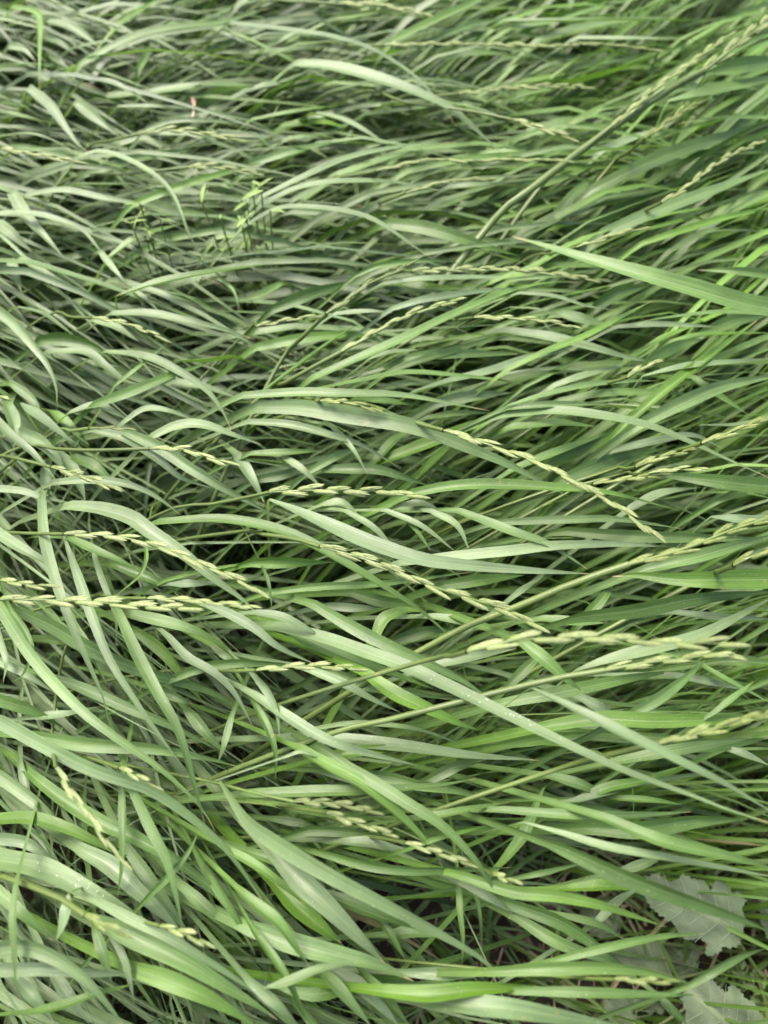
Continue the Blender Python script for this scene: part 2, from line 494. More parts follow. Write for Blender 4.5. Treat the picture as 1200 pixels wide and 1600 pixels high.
(400, 400): """
66 8 g 265,572 450,490 700,380 950,260 1200,160 1400,122 1520,125
50 7 g 50,622 200,510 350,400 502,303
66 9 q -60,655 200,640 400,645 650,650 850,680 1100,727
98 9 q 10,708 200,710 400,740 650,780 800,820 1000,900 1200,985 1470,1130
50 8 p -30,778 150,790 350,840 500,890 662,987
54 8 g 265,627 500,580 700,545 900,555 1200,590 1290,625
46 7 g -20,927 150,920 325,910
40 7 p 125,938 220,1000 312,1092
34 8 p 355,798 450,900 523,1022
60 6 d 325,1000 550,1000 700,1040 822,1080
72 8 g 735,1112 900,1080 1100,1070 1400,1085 1650,1110 1990,1195
82 6 b 735,642 900,590 1100,540 1300,470 1500,440
70 6 b 595,135 800,110 1100,100 1230,95
50 7 b 375,272 550,260 645,270
36 8 b 640,245 800,200 1000,170 1220,148
60 6 g 695,482 900,460 1230,460
26 7 g 465,92 600,40 850,20 975,42
52 6 d 75,252 250,180 450,118
82 5 y 555,972 800,880 1000,800 1230,722
70 5 y 940,855 1100,760 1220,715
60 5 d 560,960 650,860 760,800
46 6 g 630,540 800,480 1000,420 1190,355
60 5 g 480,670 620,680 780,700
60 6 p 850,690 1000,660 1200,640
60 5 g 800,760 950,740 1110,735
44 6 g 250,1010 400,930 560,880
50 5 d 0,1050 150,1020 300,960
60 6 b 540,480 640,450 760,440
56 6 g 0,430 200,390 400,370 600,380
80 5 d 650,120 800,150 980,150
50 5 g 120,130 0,190 -90,210
60 5 p 320,1165 400,1160 480,1210
50 6 p 680,1170 780,1160 880,1205
""",
(800, 400): """
112 12 g 1320,262 1100,222 850,150 600,80 350,10 150,-50 0,-92
36 9 g 1270,272 1000,260 750,285 500,327
42 9 y -20,532 150,450 350,370 500,290 662,208
92 6 b -40,350 200,390 400,440 550,480 690,502
66 8n b 615,562 800,520 1000,500 1270,478
42 9 g -20,705 150,650 350,605 550,585 682,585
46 8 g 225,677 450,640 700,640 892,655
78 9 q -40,745 200,725 450,755 650,800 850,880 1000,950 1230,1050
66 8 y 535,785 750,600 950,450 1155,298
82 9 g 590,795 800,690 1000,610 1270,556
40 9 g -20,712 200,695 492,695
82 7 d 1270,1085 1000,1060 750,1030 640,1022
40 6n b 880,792 1050,790 1230,745
50 6 b 475,912 700,860 850,840 985,902
40 9 p 35,175 200,190 350,235 503,257
26 8 p -10,240 130,250 265,297
24 9 g -10,112 200,90 455,54
46 8 g 1270,97 1050,70 875,66
40 7 b 495,332 700,320 965,332
26 8 g 60,612 200,540 382,448
40 8 p -20,552 200,530 412,540
60 5 g 240,270 350,300 480,330
60 5 d 400,230 500,170 640,140
60 5 b 200,610 350,560 600,500
60 5 g 0,800 200,780 400,800
60 5 p 450,700 700,720 1040,760
60 6 g 20,990 250,900 480,820
66 5 d 100,1010 300,920 520,820 660,760
66 5 g 250,1040 450,960 650,910
60 5 g 600,820 800,730 1000,620
50 6 g 850,570 950,640 1110,745
60 6 b 560,1180 700,1110 880,1085
60 5 g 900,360 1050,300 1200,280
56 5 g 700,420 900,370 1220,360
50 6 g 660,480 780,420 900,390
44 6 g 960,1150 1080,1100 1220,1060
""",
(0, 0): """
36 9 y 60,30 165,55 190,110 187,250 185,425
42 7 y 470,215 560,120 700,20 770,-20
46 8 g 380,300 480,240 650,160 850,120 1050,100 1270,35
56 8 p 135,410 240,500 310,600 370,680 425,722
56 8 p 358,478 460,560 565,645
46 8 p 395,370 500,380 600,420 702,492
46 9 p 375,735 470,710 600,750 720,820 800,900 850,1010 890,1110 942,1192
40 8 p -20,1000 150,1000 280,1030 380,1070 450,1150 505,1225
76 7 p 55,900 130,1020 220,1120 305,1215
40 8 p -20,642 120,625 230,650 355,712
40 8 y 620,960 850,870 1050,810 1270,752
36 8 p 690,605 800,570 950,565 1185,582
62 7 g 515,1205 650,1110 855,1048
36 7 p 555,500 750,500 965,512
72 7 q 215,100 320,120 420,180 465,225
60 6 b -20,90 200,85 500,70 790,48
62 6 g 690,432 950,400 1260,398
30 7 g -10,312 150,300 335,322
40 7 p 125,912 300,890 500,930 700,960 865,1002
40 6 p 45,215 110,235 170,290
44 6 p 200,170 280,200 360,260
60 6 g 380,830 500,790 660,740 900,700
50 5 p 560,680 680,650 760,700
60 5 g 660,940 800,980 980,1000
50 6 b 990,110 1090,170 1220,230
50 5 p 230,240 280,290 340,330
60 5 g 850,280 1000,240 1200,190
60 5 y 950,470 1080,420 1220,410
44 5 p 0,520 130,550 290,590
60 5 p 0,1050 60,1100 150,1180
40 5 y 650,330 690,250 720,190
50 5 g 0,480 120,500 190,470
""",
(400, 0): """
56 9 b -120,108 150,140 350,170 520,220 650,290 780,390 932,582
84 9 q 190,298 350,310 550,360 750,430 900,500 1000,580 1155,722
60 7 p 830,478 1000,500 1150,550 1290,610
66 7 p 275,528 400,560 520,620 645,702
46 7 g -20,765 200,700 482,645
56 9 q 25,925 200,840 400,750 600,700 800,675 938,665
52 9 p 35,955 200,880 400,850 650,855 925,907
62 9 p -60,1068 100,980 300,975 500,1010 620,1070 720,1140 830,1218
72 7 d 620,1048 800,1070 1000,1130 1230,1200
62 8 y 645,192 850,90 1000,20 1120,-50
30 7 g 790,205 1000,120 1220,78
46 6 g -20,562 200,520 485,480
56 6 p 490,1003 650,930 860,888
36 6 p 735,852 860,790 1000,780
52 6 p 110,1192 400,1140 725,1152
60 6 g 60,430 220,370 330,360
60 5 y 130,590 300,570 430,600
60 5 g 880,930 1000,960 1130,900
60 5 p 900,880 1050,870 1220,865
60 6 b 600,490 760,480 900,520
60 5 g 880,270 1040,250 1230,260
44 6 p 100,390 30,400 -80,440
60 5 g 780,1000 900,950 1080,880
46 6 p 250,690 330,740 370,760
60 5 y 470,300 600,260 700,230
40 5 g 430,470 530,530 600,560
60 5 d 940,590 1040,650 1150,720
50 5 g 580,830 700,700 780,620
""",
(800, 0): """
82 12n g 915,342 1100,305 1320,268
92 11n g 735,472 900,430 1100,390 1320,345
42 8 g -30,97 250,95 500,90 920,97
52 7 g 115,192 300,130 550,90 765,85
42 8 b 310,177 600,180 945,187
36 9 g 1270,556 1000,550 785,578
30 8 g 355,712 550,690 808,680
92 7 d 375,892 600,780 800,700 1000,640 1270,552
92 6 d 55,1092 250,1000 450,940 700,880 830,820
92 8 g 435,1092 700,980 950,890 1270,772
46 8 y 610,1143 800,1080 1000,1020 1270,962
60 6 g 195,402 450,340 710,248
50 6 g -20,475 100,430 300,400
60 6 y -30,480 90,430 230,420
60 5 g 100,600 300,560 520,520
60 6 b 430,700 560,650 700,600
60 5 g 500,880 700,760 860,760
50 6 g 940,720 1070,720 1230,710
46 6 y 1090,270 1160,220 1230,180
50 6 g 740,1180 900,1090 1060,1080 1230,1090
60 5 d 330,1080 560,960 700,890
60 5 g 1000,620 1100,560 1220,480
60 5 b 860,1110 1000,1010 1220,910
60 5 g 640,100 760,40 860,-30
50 5 g 300,320 420,290 520,280
60 5 g 60,900 260,830 420,760
60 5 d 200,1020 300,900 420,800
""",
}
COLOURS = {   # hue (blue to yellow green), value, tip dryness, paleness; in 'b' sky sheen is put into the colour
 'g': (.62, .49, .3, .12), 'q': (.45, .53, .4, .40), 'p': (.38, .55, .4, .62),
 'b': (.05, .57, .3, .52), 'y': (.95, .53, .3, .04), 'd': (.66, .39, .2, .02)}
def z_of(layer): return .265 + .0085*layer

TUFTS = [  # where (photograph pixel) and which
 (60, 1530, 'tuft of curved grey-green blades in the bottom left corner'),
 (210, 1465, 'tuft with wide long blades running to the bottom centre, under the white-flecked blade'),
 (90, 1365, 'tuft holding the wide pale blade with white flecks at lower left'),
 (90, 1250, 'tuft behind the drooping spike with teeth-like spikelets at lower left'),
 (250, 1330, 'tuft with upright narrow blades just right of the drooping spike'),
 (270, 1530, 'tuft with a wide bright green blade at the bottom edge, left of centre'),
 (60, 1110, 'tuft of long diagonal blades leaving the left edge in the lower third'),
 (400, 1300, 'tuft with the widest long diagonal blade crossing the lower centre'),
 (480, 1420, 'tuft with a broad pale blade beneath the long diagonal one at lower centre'),
 (480, 1560, 'tuft of crossing blades at the bottom edge near the centre'),
 (560, 1230, 'tuft with a bright yellow-green blade crossing the small green spike'),
 (700, 1540, 'tuft of wide level blades at the bottom edge, right of centre'),
 (720, 1370, 'tuft of thin dark blades over the dark soil gap at lower right centre'),
 (820, 1290, 'tuft of level tapering blades between the soil gap and the right edge'),
 (840, 1430, 'tuft of blades reaching right over the brown soil clods'),
 (950, 1520, 'tuft with long level blades above the grey toothed leaves at bottom right'),
 (1030, 1300, 'tuft of large blurred blades hanging over the toothed leaf at right'),
 (900, 1120, 'tuft with the pale bluish blade pointing to the lower right'),
 (1080, 1140, 'tuft of wide bright blades at the right edge in the lower half'),
 (100, 980, 'tuft of slim blades hanging down across the long level spike at left'),
 (230, 1050, 'tuft of blades crossing below the long level spike at left'),
 (300, 880, 'tuft with the broad pale blade behind the bent spike left of centre'),
 (470, 1100, 'tuft of bluish blades around the dark hollow below the centre'),
 (480, 840, 'tuft with the wide bluish-white blade beside the dark hollow in the centre'),
 (560, 1000, 'tuft of long blades with pale flecks right of the dark hollow'),
 (720, 860, 'tuft of level pale blades between the two long ripe spikes'),
 (980, 860, 'tuft of blades right of the longest ripe spike tip'),
 (1020, 970, 'tuft of wide level blades above the blurred thick spike at right'),
 (60, 660, 'tuft of drooping pale blades at the left edge, middle height'),
 (200, 720, 'tuft of pale blades below the short green spike at left'),
 (210, 560, 'tuft of arched pale blades on the left, above the middle'),
 (330, 640, 'tuft of arched blades between the left spikes and the centre'),
 (500, 650, 'tuft with the long pale central blade that ends beside the longest spike'),
 (520, 560, 'tuft of straight blades leaning right around the stalk in the upper centre'),
 (620, 740, 'tuft of darker green blades just above the level spike in the centre'),
 (760, 560, 'tuft of grey-blue level blades right of the upper centre'),
 (720, 660, 'tuft of yellow-green blades behind the root of the longest spike'),
 (900, 640, 'tuft of crossing green blades right of centre'),
 (1080, 620, 'tuft with the whitish blade and upright green blade near the right edge'),
 (1060, 730, 'tuft of blades around the blurred yellow spikes at right'),
 (1000, 470, 'tuft with the broad ribbed blade pointing left from the right edge'),
 (860, 460, 'tuft of fine blades below the tip of the broad ribbed blade'),
 (60, 80, 'tuft with one upright bright green blade in the top left corner'),
 (220, 60, 'tuft of dark and yellow-green blades at the top, left of centre'),
 (100, 230, 'tuft of pale bent blades at the left edge near the top'),
 (80, 350, 'tuft of wide pale blades hanging at the left edge, upper third'),
 (220, 270, 'tuft with the arched whitish blade that droops to a thin curl'),
 (300, 160, 'tuft of blurred level blades left of the top centre'),
 (460, 60, 'tuft with the long bluish blade below the top edge spike'),
 (560, 130, 'tuft with the broad pale blade sweeping down right near the top centre'),
 (480, 320, 'tuft of three arched blades fanning right beside the leafy weed'),
 (680, 300, 'tuft of pale and dark blades in the upper centre'),
 (700, 80, 'tuft with a bright green blade rising to the top edge'),
 (950, 50, 'tuft of level blades along the top edge at right'),
 (920, 180, 'tuft of dark narrow blades left of the thick slanting stalk'),
 (1130, 130, 'tuft with two striped green blades at the upper right edge'),
 (1000, 280, 'tuft of long dark green blades slanting up at right'),
 (1080, 350, 'tuft of straight blades slanting to the right edge below the dark ones'),
]
PART_LABELS = {   # blades that stand out: region, line -> label
 ((0, 1200), 3): 'wide pale blade with white flecks', ((400, 1200), 0): 'widest long diagonal blade',
 ((400, 1200), 1): 'bright yellow-green blade', ((400, 800), 0): 'wide bluish-white blade',
 ((400, 400), 3): 'long pale central blade', ((800, 400), 0): 'broad ribbed blade pointing left',
 ((400, 0), 1): 'broad pale arched blade', ((800, 1200), 1): 'pale bluish blade close to the camera',
 ((0, 1200), 11): 'wide bright green blade', ((0, 0), 0): 'upright bright green blade',
 ((0, 0), 6): 'arched whitish blade drooping to a curl', ((800, 400), 4): 'whitish level blade'}
seeds = np.array([[t[0], t[1]] for t in TUFTS], float)

blades = []       # region, line, tuft, width px, layer, colour, px points
for reg, text in TRACED.items():
    for li, line in enumerate(text.strip().splitlines()):
        w, lay, c, *pts = line.split()
        pts = np.array([[float(a) for a in p.split(',')] for p in pts])/3 + np.array(reg)
        k = pts[0]*.6 + pts[len(pts)//2]*.4
        k = np.clip(k, [0, 0], [1200, 1600])
        sc = np.where(seeds[:, 1] < 500, .6, 1.0)
        tu = int(np.argmin(np.linalg.norm((seeds-k)*np.array([.8, 1.0]), axis=1)))
        steep = lay.endswith('n'); lay = [float(a) for a in lay.rstrip('n').split(':')]
        blades.append((reg, li, tu, float(w)/3, (lay[0], lay[-1], steep), c, pts))

tuft_obj = {}
flow_p, flow_d = [], []     # which way the grass lies: places and directions on the ground, from the traced blades
def blade_curve(pts, lay, base_to=None):
    """photograph points -> curve in the place, with its hidden foot running down to the soil"""
    if not isinstance(lay, tuple): lay = (lay, lay, False)
    n = len(pts); ln = np.r_[0, np.cumsum(np.linalg.norm(np.diff(pts, axis=0), axis=1))]; t = ln/ln[-1]
    arch = min(.030, ln[-1]*.00006)
    z0 = z_of(lay[0])+(z_of(lay[1])-z_of(lay[0]))*t
    z = z0 + arch*np.sin(np.pi*np.clip(t*.85+.08, 0, 1)) - .012*t**2*min(1, ln[-1]/250) - .5*arch
    P = np.array([at(u, v, zz) for (u, v), zz in zip(pts, z)])
    d = unit(P[1]-P[0]); d[2] = 0; d = unit(d)
    h = P[0][2]
    outside = abs(pts[0][0]-600) > 590
    foot = P[0] - d*(.03 if lay[2] and not outside else .08+.95*h if outside else .075+.55*h); foot[2] = -.02
    if base_to is not None:
        q = np.array([base_to[0], base_to[1]]); foot[:2] = foot[:2]*.88 + q*.12
    m1 = P[0]*.66+foot*.34; m1[2] = h*(.88 if outside else .66 if lay[2] else .76)
    m2 = P[0]*.30+foot*.70; m2[2] = h*(.52 if outside else .3 if lay[2] else .40)
    return np.vstack([foot, m2, m1]), P

base_of = {}
for tu in range(len(TUFTS)):
    mine = [b for b in blades if b[2] == tu]
    if not mine: continue
    ft = []
    for b in mine:
        f, P = blade_curve(b[6], b[4]); ft.append(f[0])
    base_of[tu] = np.mean(ft, axis=0)
    tuft_obj[tu] = thing('grass_tuft', TUFTS[tu][2], 'grass', (*base_of[tu][:2], 0), 'grass tufts pressed over by the wind')

for reg, li, tu, w, lay, c, pts in blades:
    foot, P = blade_curve(pts, lay, base_of[tu])
    nv, nf = 22, 7
    Pv, Lv = spline(P, nv)
    full, _ = spline(np.vstack([foot, P]), 160)
    k = int(np.argmin(np.linalg.norm(full-P[0], axis=1)))
    lo = full[np.linspace(0, max(k-3, 3), nf).astype(int)]
    curve = np.vstack([lo, Pv])
    # slight natural waver
    wob = rng.normal(0, .0009, 3)
    t = np.linspace(0, 1, nv)
    dd = np.array([depth(p) for p in Pv])
    cand = rng.normal(0, .38, 5)
    tm = unit(Pv[-1]-Pv[0]); sm = unit(np.cross(tm, [0, 0, 1.0])); nm = np.cross(sm, tm)
    lit = [(nm*math.cos(a)-sm*math.sin(a))@np.array(sv) for a in cand]
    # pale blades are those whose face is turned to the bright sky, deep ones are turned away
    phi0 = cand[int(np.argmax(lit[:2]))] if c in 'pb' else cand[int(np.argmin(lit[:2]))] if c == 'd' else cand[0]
    tw = rng.normal(0, .38)
    roll_v = np.clip(phi0 + tw*(t-.4), -.8, .8)
    prof = np.minimum(.72+.28*np.minimum(t/.25, 1), 1)*np.clip(1-np.clip((t-.32)/.68, 0, 1)**1.45, .0, 1)
    if pts[0][0] < 5 or pts[0][0] > 1195: prof = np.clip(1-np.clip((t-.30)/.70, 0, 1)**1.45, 0, 1)
    Wv = w*dd/F*np.maximum(prof, .025)/np.cos(roll_v)*(.88 if w < 22 else .82)
    if lay[2]: Wv[:6] *= (.25, .46, .64, .78, .89, .96)
    W = np.r_[np.linspace(.22, .52, nf)*w*dd[0]/F*(.35 if lay[2] else 1), Wv]
    roll = np.r_[np.full(nf, roll_v[0]), roll_v]
    V, f, uv = ribbons(curve[None], W[None], roll[None], np.array([rng.uniform(.15, .62)]), 5)
    vv = np.r_[np.zeros(nf), t]; uv[:, 1] = np.repeat(vv, 5)
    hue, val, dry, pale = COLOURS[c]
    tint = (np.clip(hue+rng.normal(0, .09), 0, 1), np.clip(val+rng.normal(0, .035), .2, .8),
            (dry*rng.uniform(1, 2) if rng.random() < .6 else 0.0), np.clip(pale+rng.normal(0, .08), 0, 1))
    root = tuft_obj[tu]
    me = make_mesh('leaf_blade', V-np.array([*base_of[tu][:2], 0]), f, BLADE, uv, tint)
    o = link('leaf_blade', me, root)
    if (reg, li) in PART_LABELS: o['label'] = PART_LABELS[(reg, li)]
    g = Pv[::4]; flow_p.append(g[:-1, :2]); flow_d.append(unit(np.diff(g[:, :2], axis=0)))
    if (reg, li) in (((0, 1200), 3), ((400, 800), 6)):      # pale insect flecks lying on two of the blades
        fv, ff = [], []
        grid = V.reshape(-1, 5, 3)
        for q in range(18):
            i = nf + int(np.clip(rng.normal(9 if li == 3 else 11, 2.2), 2, nv-4)); a = rng.uniform(.2, 2.6)
            j = int(a); fr = a-j; s = rng.random()
            pt = (grid[i, j]*(1-fr)+grid[i, j+1]*fr)*(1-s)+(grid[i+1, j]*(1-fr)+grid[i+1, j+1]*fr)*s + np.array([0, 0, .0004])
            r = rng.uniform(.0002, .0006); th = rng.uniform(0, 3.1)
            b0 = len(fv)
            for kx, ky in ((-1, -.4), (1, -.4), (1, .4), (-1, .4)):
                fv.append(pt+r*np.array([kx*math.cos(th)-ky*math.sin(th), kx*math.sin(th)+ky*math.cos(th), 0]))
            fv.append(pt+np.array([0, 0, r*.6]))
            ff += [(b0, b0+1, b0+4), (b0+1, b0+2, b0+4), (b0+2, b0+3, b0+4), (b0+3, b0, b0+4)]
        fo = link('flecks', make_mesh('flecks', np.array(fv)-np.array([*base_of[tu][:2], 0]), ff, FLECK), o); fo['kind'] = 'stuff'
flow_p = np.vstack(flow_p); flow_d = np.vstack(flow_d)

# ------------------------------------------------------------------ flowering stalks
def floret(length, width, thick, off, yaw, pitch, rings=6, sides=6):
    s = np.linspace(0, 1, rings)
    r = 2.55*np.maximum(s, .001)**.55*np.maximum(1-s, .0)**.95; r[0] = .25; r[-1] = .02
    th = np.linspace(0, 2*math.pi, sides, endpoint=False)
    V = np.zeros((rings, sides, 3)); V[..., 0] = s[:, None]*length
    V[..., 1] = r[:, None]*np.cos(th)*width/2; V[..., 2] = r[:, None]*np.sin(th)*thick/2
    R = np.array(Matrix.Rotation(yaw, 3, 'Z') @ Matrix.Rotation(pitch, 3, 'Y'))
    V = V.reshape(-1, 3)@R.T + np.array(off)
    idx = np.arange(rings*sides).reshape(rings, sides); nx = np.roll(idx, -1, 1)
    f = np.stack([idx[:-1], nx[:-1], nx[1:], idx[1:]], -1).reshape(-1, 4)
    uv = np.zeros((rings, sides, 2)); uv[..., 0] = np.linspace(0, 1, sides)[None]*.4; uv[..., 1] = np.repeat(s[:, None], sides, 1)*.8
    sh = np.repeat(s, sides)
    return V, f, uv.reshape(-1, 2), sh
def spikelet_mesh(tone, open_):
    Vs, Fs, Us, Ts = [], [], [], []; b = 0
    hue, val, pale = tone
    for (l, w, t, off, yaw, pit, dv, dp) in (
            (.52, .15, .12, (.0, .018, .0), .04*open_, 0, -.05, -.15), (.50, .15, .12, (.0, -.018, .0), -.05*open_, 0, -.04, -.12),
            (.94, .185, .16, (.04, .0, .0), 0, 0, 0, 0),
            (.62, .11, .12, (.22, .030, .014), .05*open_, -.03, .02, .08), (.66, .11, .12, (.28, -.028, .012), -.05*open_, .0, .03, .12)):
        V, f, uv, s = floret(l, w, t, off, yaw, pit)
        Vs.append(V); Fs.append(f+b); Us.append(uv); b += len(V)
        tt = np.zeros((len(V), 4)); tt[:, 0] = hue; tt[:, 1] = np.clip(val+dv+.14*(s-.35), 0, 1); tt[:, 3] = np.clip(pale+dp+.65*(s-.25), 0, 1)
        Ts.append(tt)
    return make_mesh('spikelet', np.vstack(Vs), np.vstack(Fs), SPIKE, np.vstack(Us), np.vstack(Ts))
TONES = {'r': (.62, .47, .30), 'g': (.5, .30, .0), 'y': (.9, .38, .0), 'm': (.65, .44, .22)}
SPIKELETS = {k: [spikelet_mesh(v, .4), spikelet_mesh(v, 1.0), spikelet_mesh(v, 1.7)] for k, v in TONES.items()}

# region | tone, layer, spikelet length px, stalk width px | stem points | seed head points | label
STALKS = """
400,800|r 10 38 5|-60,90 0,100 180,125 300,162|300,162 480,212 620,262 820,345 1000,405 1150,455 1385,565|long ripe pale spike slanting to the lower right below the image centre
400,400|r 10 40 5|500,700 640,745 780,790 880,818|880,818 1000,855 1150,905 1300,960 1400,1010 1500,1060 1620,1130 1750,1215 1920,1345|longest ripe pale spike drooping from the centre to the right
400,400|r 10 36 4|-420,1195 -220,1165 -50,1132 60,1108|60,1108 200,1100 330,1098 560,1102 700,1118 805,1132|level pale spike in the centre above the bluish-white blade
0,800|r 11 40 4|-200,395 -60,405 0,410|0,410 200,412 400,420 600,438 800,448 955,457|long level pale spike entering from the left edge
0,800|m 9 30 4|420,395 540,402 690,405|690,405 850,410 1000,425 1120,438 1225,452|thinner spike lying behind the end of the long level spike at left
0,800|r 9 34 4|-60,95 150,100 300,103|300,103 500,110 660,138 820,190 960,250 1100,310 1255,402|bent pale spike arching down right with an orange node at left
0,800|m 10 30 4|-150,300 -60,312 0,320|0,320 120,338 262,352|short spike tip just above the long level spike at the left edge
400,800|m 8 32 4|-330,735 -150,745 0,742|0,742 250,722 525,738|small pale spike below the dark hollow in the centre
0,1200|r 9 34 4|240,-130 250,-60 262,0|262,0 320,90 380,170 440,260 500,350 610,465|drooping spike with toothed separate spikelets hanging at lower left
0,1200|m 9 28 4|380,-60 470,-30 560,0|560,0 650,45 755,95|pale spike tip lying on the wide diagonal blade at lower left
0,1200|y 9 30 6|-60,485 0,505 260,600 400,690|400,690 500,740 622,790|yellow-green spike tip on a thick sheath at the lower left
0,1200|m 8 30 4|560,690 650,715 750,740|750,740 860,775 1003,845|pale spike tip right of the white-flecked blade at lower left
400,1200|g 9 26 4|-230,60 -60,105 180,158|180,158 300,160 450,182 585,212|small green spike of separate beads left of the bright blade
400,1200|m 8 28 4|60,170 200,190 330,212|330,212 480,260 665,322|pale green spike just under the small beaded spike
400,1200|m 8 28 4|420,320 560,325 700,352|700,352 860,400 1035,462|pale spike end emerging from under the crossing blades at lower centre
400,1200|m 8 26 4|1000,440 1060,470 1110,500|1110,500 1160,515 1240,545|blunt spike tip above the brown soil clods
800,1200|y 10 26 4|200,975 340,985 480,990|480,990 640,1000 775,1002|yellowing spike lying under a level blade at bottom right
800,800|r 17 52 6|-420,700 -300,680 -210,655|-210,655 -80,625 0,602 200,592 400,590 700,612 900,615 1120,622|thick blurred pale spike close to the camera at right
800,800|m 12 40 7|-860,1042 -600,980 -400,930 0,828 300,762 440,742|440,742 640,705 800,690 940,670 1080,700|slim spike under the thick blurred spike, on a long straight stalk
800,800|y 13 34 8|-300,580 0,455 300,330 550,245|550,245 700,205 850,158 1030,85 1260,10|yellow-green spike rising to the right edge on a slanting stalk
800,800|y 12 34 6|880,320 960,285 1040,250|1040,250 1120,210 1260,160|second yellow-green spike at the right edge, below the rising one
800,800|y 14 34 6|200,1210 420,1145 690,1085|690,1085 900,1030 1050,985 1270,925|blurred yellow-green spike over wide blades at the right edge, lower half
0,400|r 9 30 4|100,895 270,905 450,910 700,903|700,903 850,905 980,945 1115,982|pale spike on a level stalk, left of centre, below the small green spike
0,400|g 9 22 4|250,830 330,820 420,808|420,808 520,805 632,817|small green spike on the left, just above the pale spike
0,400|m 8 28 4|-60,930 60,945 240,990|240,990 400,1035 480,1070 575,1102|pale spike half hidden among drooping blades at left
0,400|m 8 26 3|240,270 330,285 430,290|430,290 560,310 680,350 795,402|short pale spike at left above the bright green blade
0,400|m 10 28 4|-200,620 -120,640 -60,650|-60,650 0,662 62,682|spike tip poking in at the left edge, middle height
0,0|m 9 28 3|-160,690 -80,695 0,700|0,700 120,715 280,745 405,765|pale spike at the left edge in the upper part
0,0|m 8 26 3|380,720 520,660 650,630|650,630 800,610 950,625 1155,662|blurred spike in the upper left, right of the arched whitish blade
0,0|m 8 24 3|300,850 600,815 880,785|880,785 1000,780 1240,820|faint thin spike below the blurred upper left spike
400,400|g 9 26 5|100,520 230,370 330,270|330,270 410,218 520,135 640,80 755,15|dark green spike standing up right in the upper centre
400,400|m 8 24 3|-40,350 0,330|0,330 150,300 310,280|pale spike lying left of the dark green spike
400,400|m 9 28 5|20,660 130,600 250,530 400,450|400,450 620,320 780,255 985,198|slender pale spike along the straight wide blade in the upper centre
400,400|y 8 22 4|150,685 300,680|300,680 430,685 590,732|small spike between the two long pale central blades
400,400|m 8 26 3|560,80 730,72|730,72 1000,60 1200,60 1400,85 1670,122|long pale spike pointing right below the tip of the broad ribbed blade
400,400|m 9 26 3|830,330 950,300 1020,288|1020,288 1200,290 1380,310 1525,342|bright pale spike lower left of the dark gap at right
800,400|y 12 30 5|680,960 800,910 890,878|890,878 1040,820 1260,735|blurred yellowish spike at the right edge, middle height
800,400|y 11 28 4|440,1010 520,1000 580,990|580,990 700,945 860,905|yellow-green spike among crossing blades at right
800,400|y 10 26 4|260,1110 330,1085 380,1070|380,1070 560,1040 745,1025|lower yellow-green spike beside its twin at right
800,400|m 11 28 4|480,1030 560,1025 640,1018|640,1018 780,1000 925,1000|blurred spike tip right of the paired yellow-green spikes
400,0|m 9 26 3|0,30 200,10 380,18|380,18 550,20 700,45 835,82|pale spike along the top edge in the centre
400,0|m 8 24 3|300,230 450,215 600,212|600,212 900,205 1200,210 1400,215 1600,205 1905,238|long pale level spike near the top, right of centre
400,0|m 7 22 3|650,470 800,455 950,440|950,440 1200,410 1400,405 1585,412|thin level spike under the long top spike
400,0|m 8 26 3|300,860 430,830 560,802|560,802 800,750 1000,755 1200,748 1500,757|pale spike ending at the thick slanting stalk
400,0|m 7 24 3|480,990 590,950 700,905|700,905 900,850 1135,840|faint pale spike below the one touching the slanting stalk
800,0|m 9 26 3|-700,430 -500,480 -200,520 0,560|0,560 140,600 298,658|spike tip at the end of the broad pale arched blade
800,0|m 12 34 8|-60,1000 0,955 200,800 400,650 600,510 800,380 900,332|900,332 1000,255 1080,190 1170,122 1260,30|thick slanting stalk with a stiff spike in the upper right
800,0|m 11 30 5|130,880 300,730 470,592|470,592 650,432 760,350 880,262 1042,148|green spike lying along the thick slanting stalk
800,0|y 9 24 4|440,800 540,720 620,650|620,650 720,580 800,520 900,470|green spike just right of the thick slanting stalk
800,0|m 8 24 4|500,1060 600,1000 700,950|700,950 800,890 900,810 1040,720 1195,655|spike slanting up to the right edge among dark blades
800,0|m 8 24 3|40,1230 180,1190 300,1160|300,1160 480,1100 655,1066|pale spike between the dark blades and the broad ribbed blade
800,400|m 9 26 4|340,640 440,600 540,570|540,570 620,520 690,500|short blunt spike left of the whitish blade near the right edge
""".strip().splitlines()
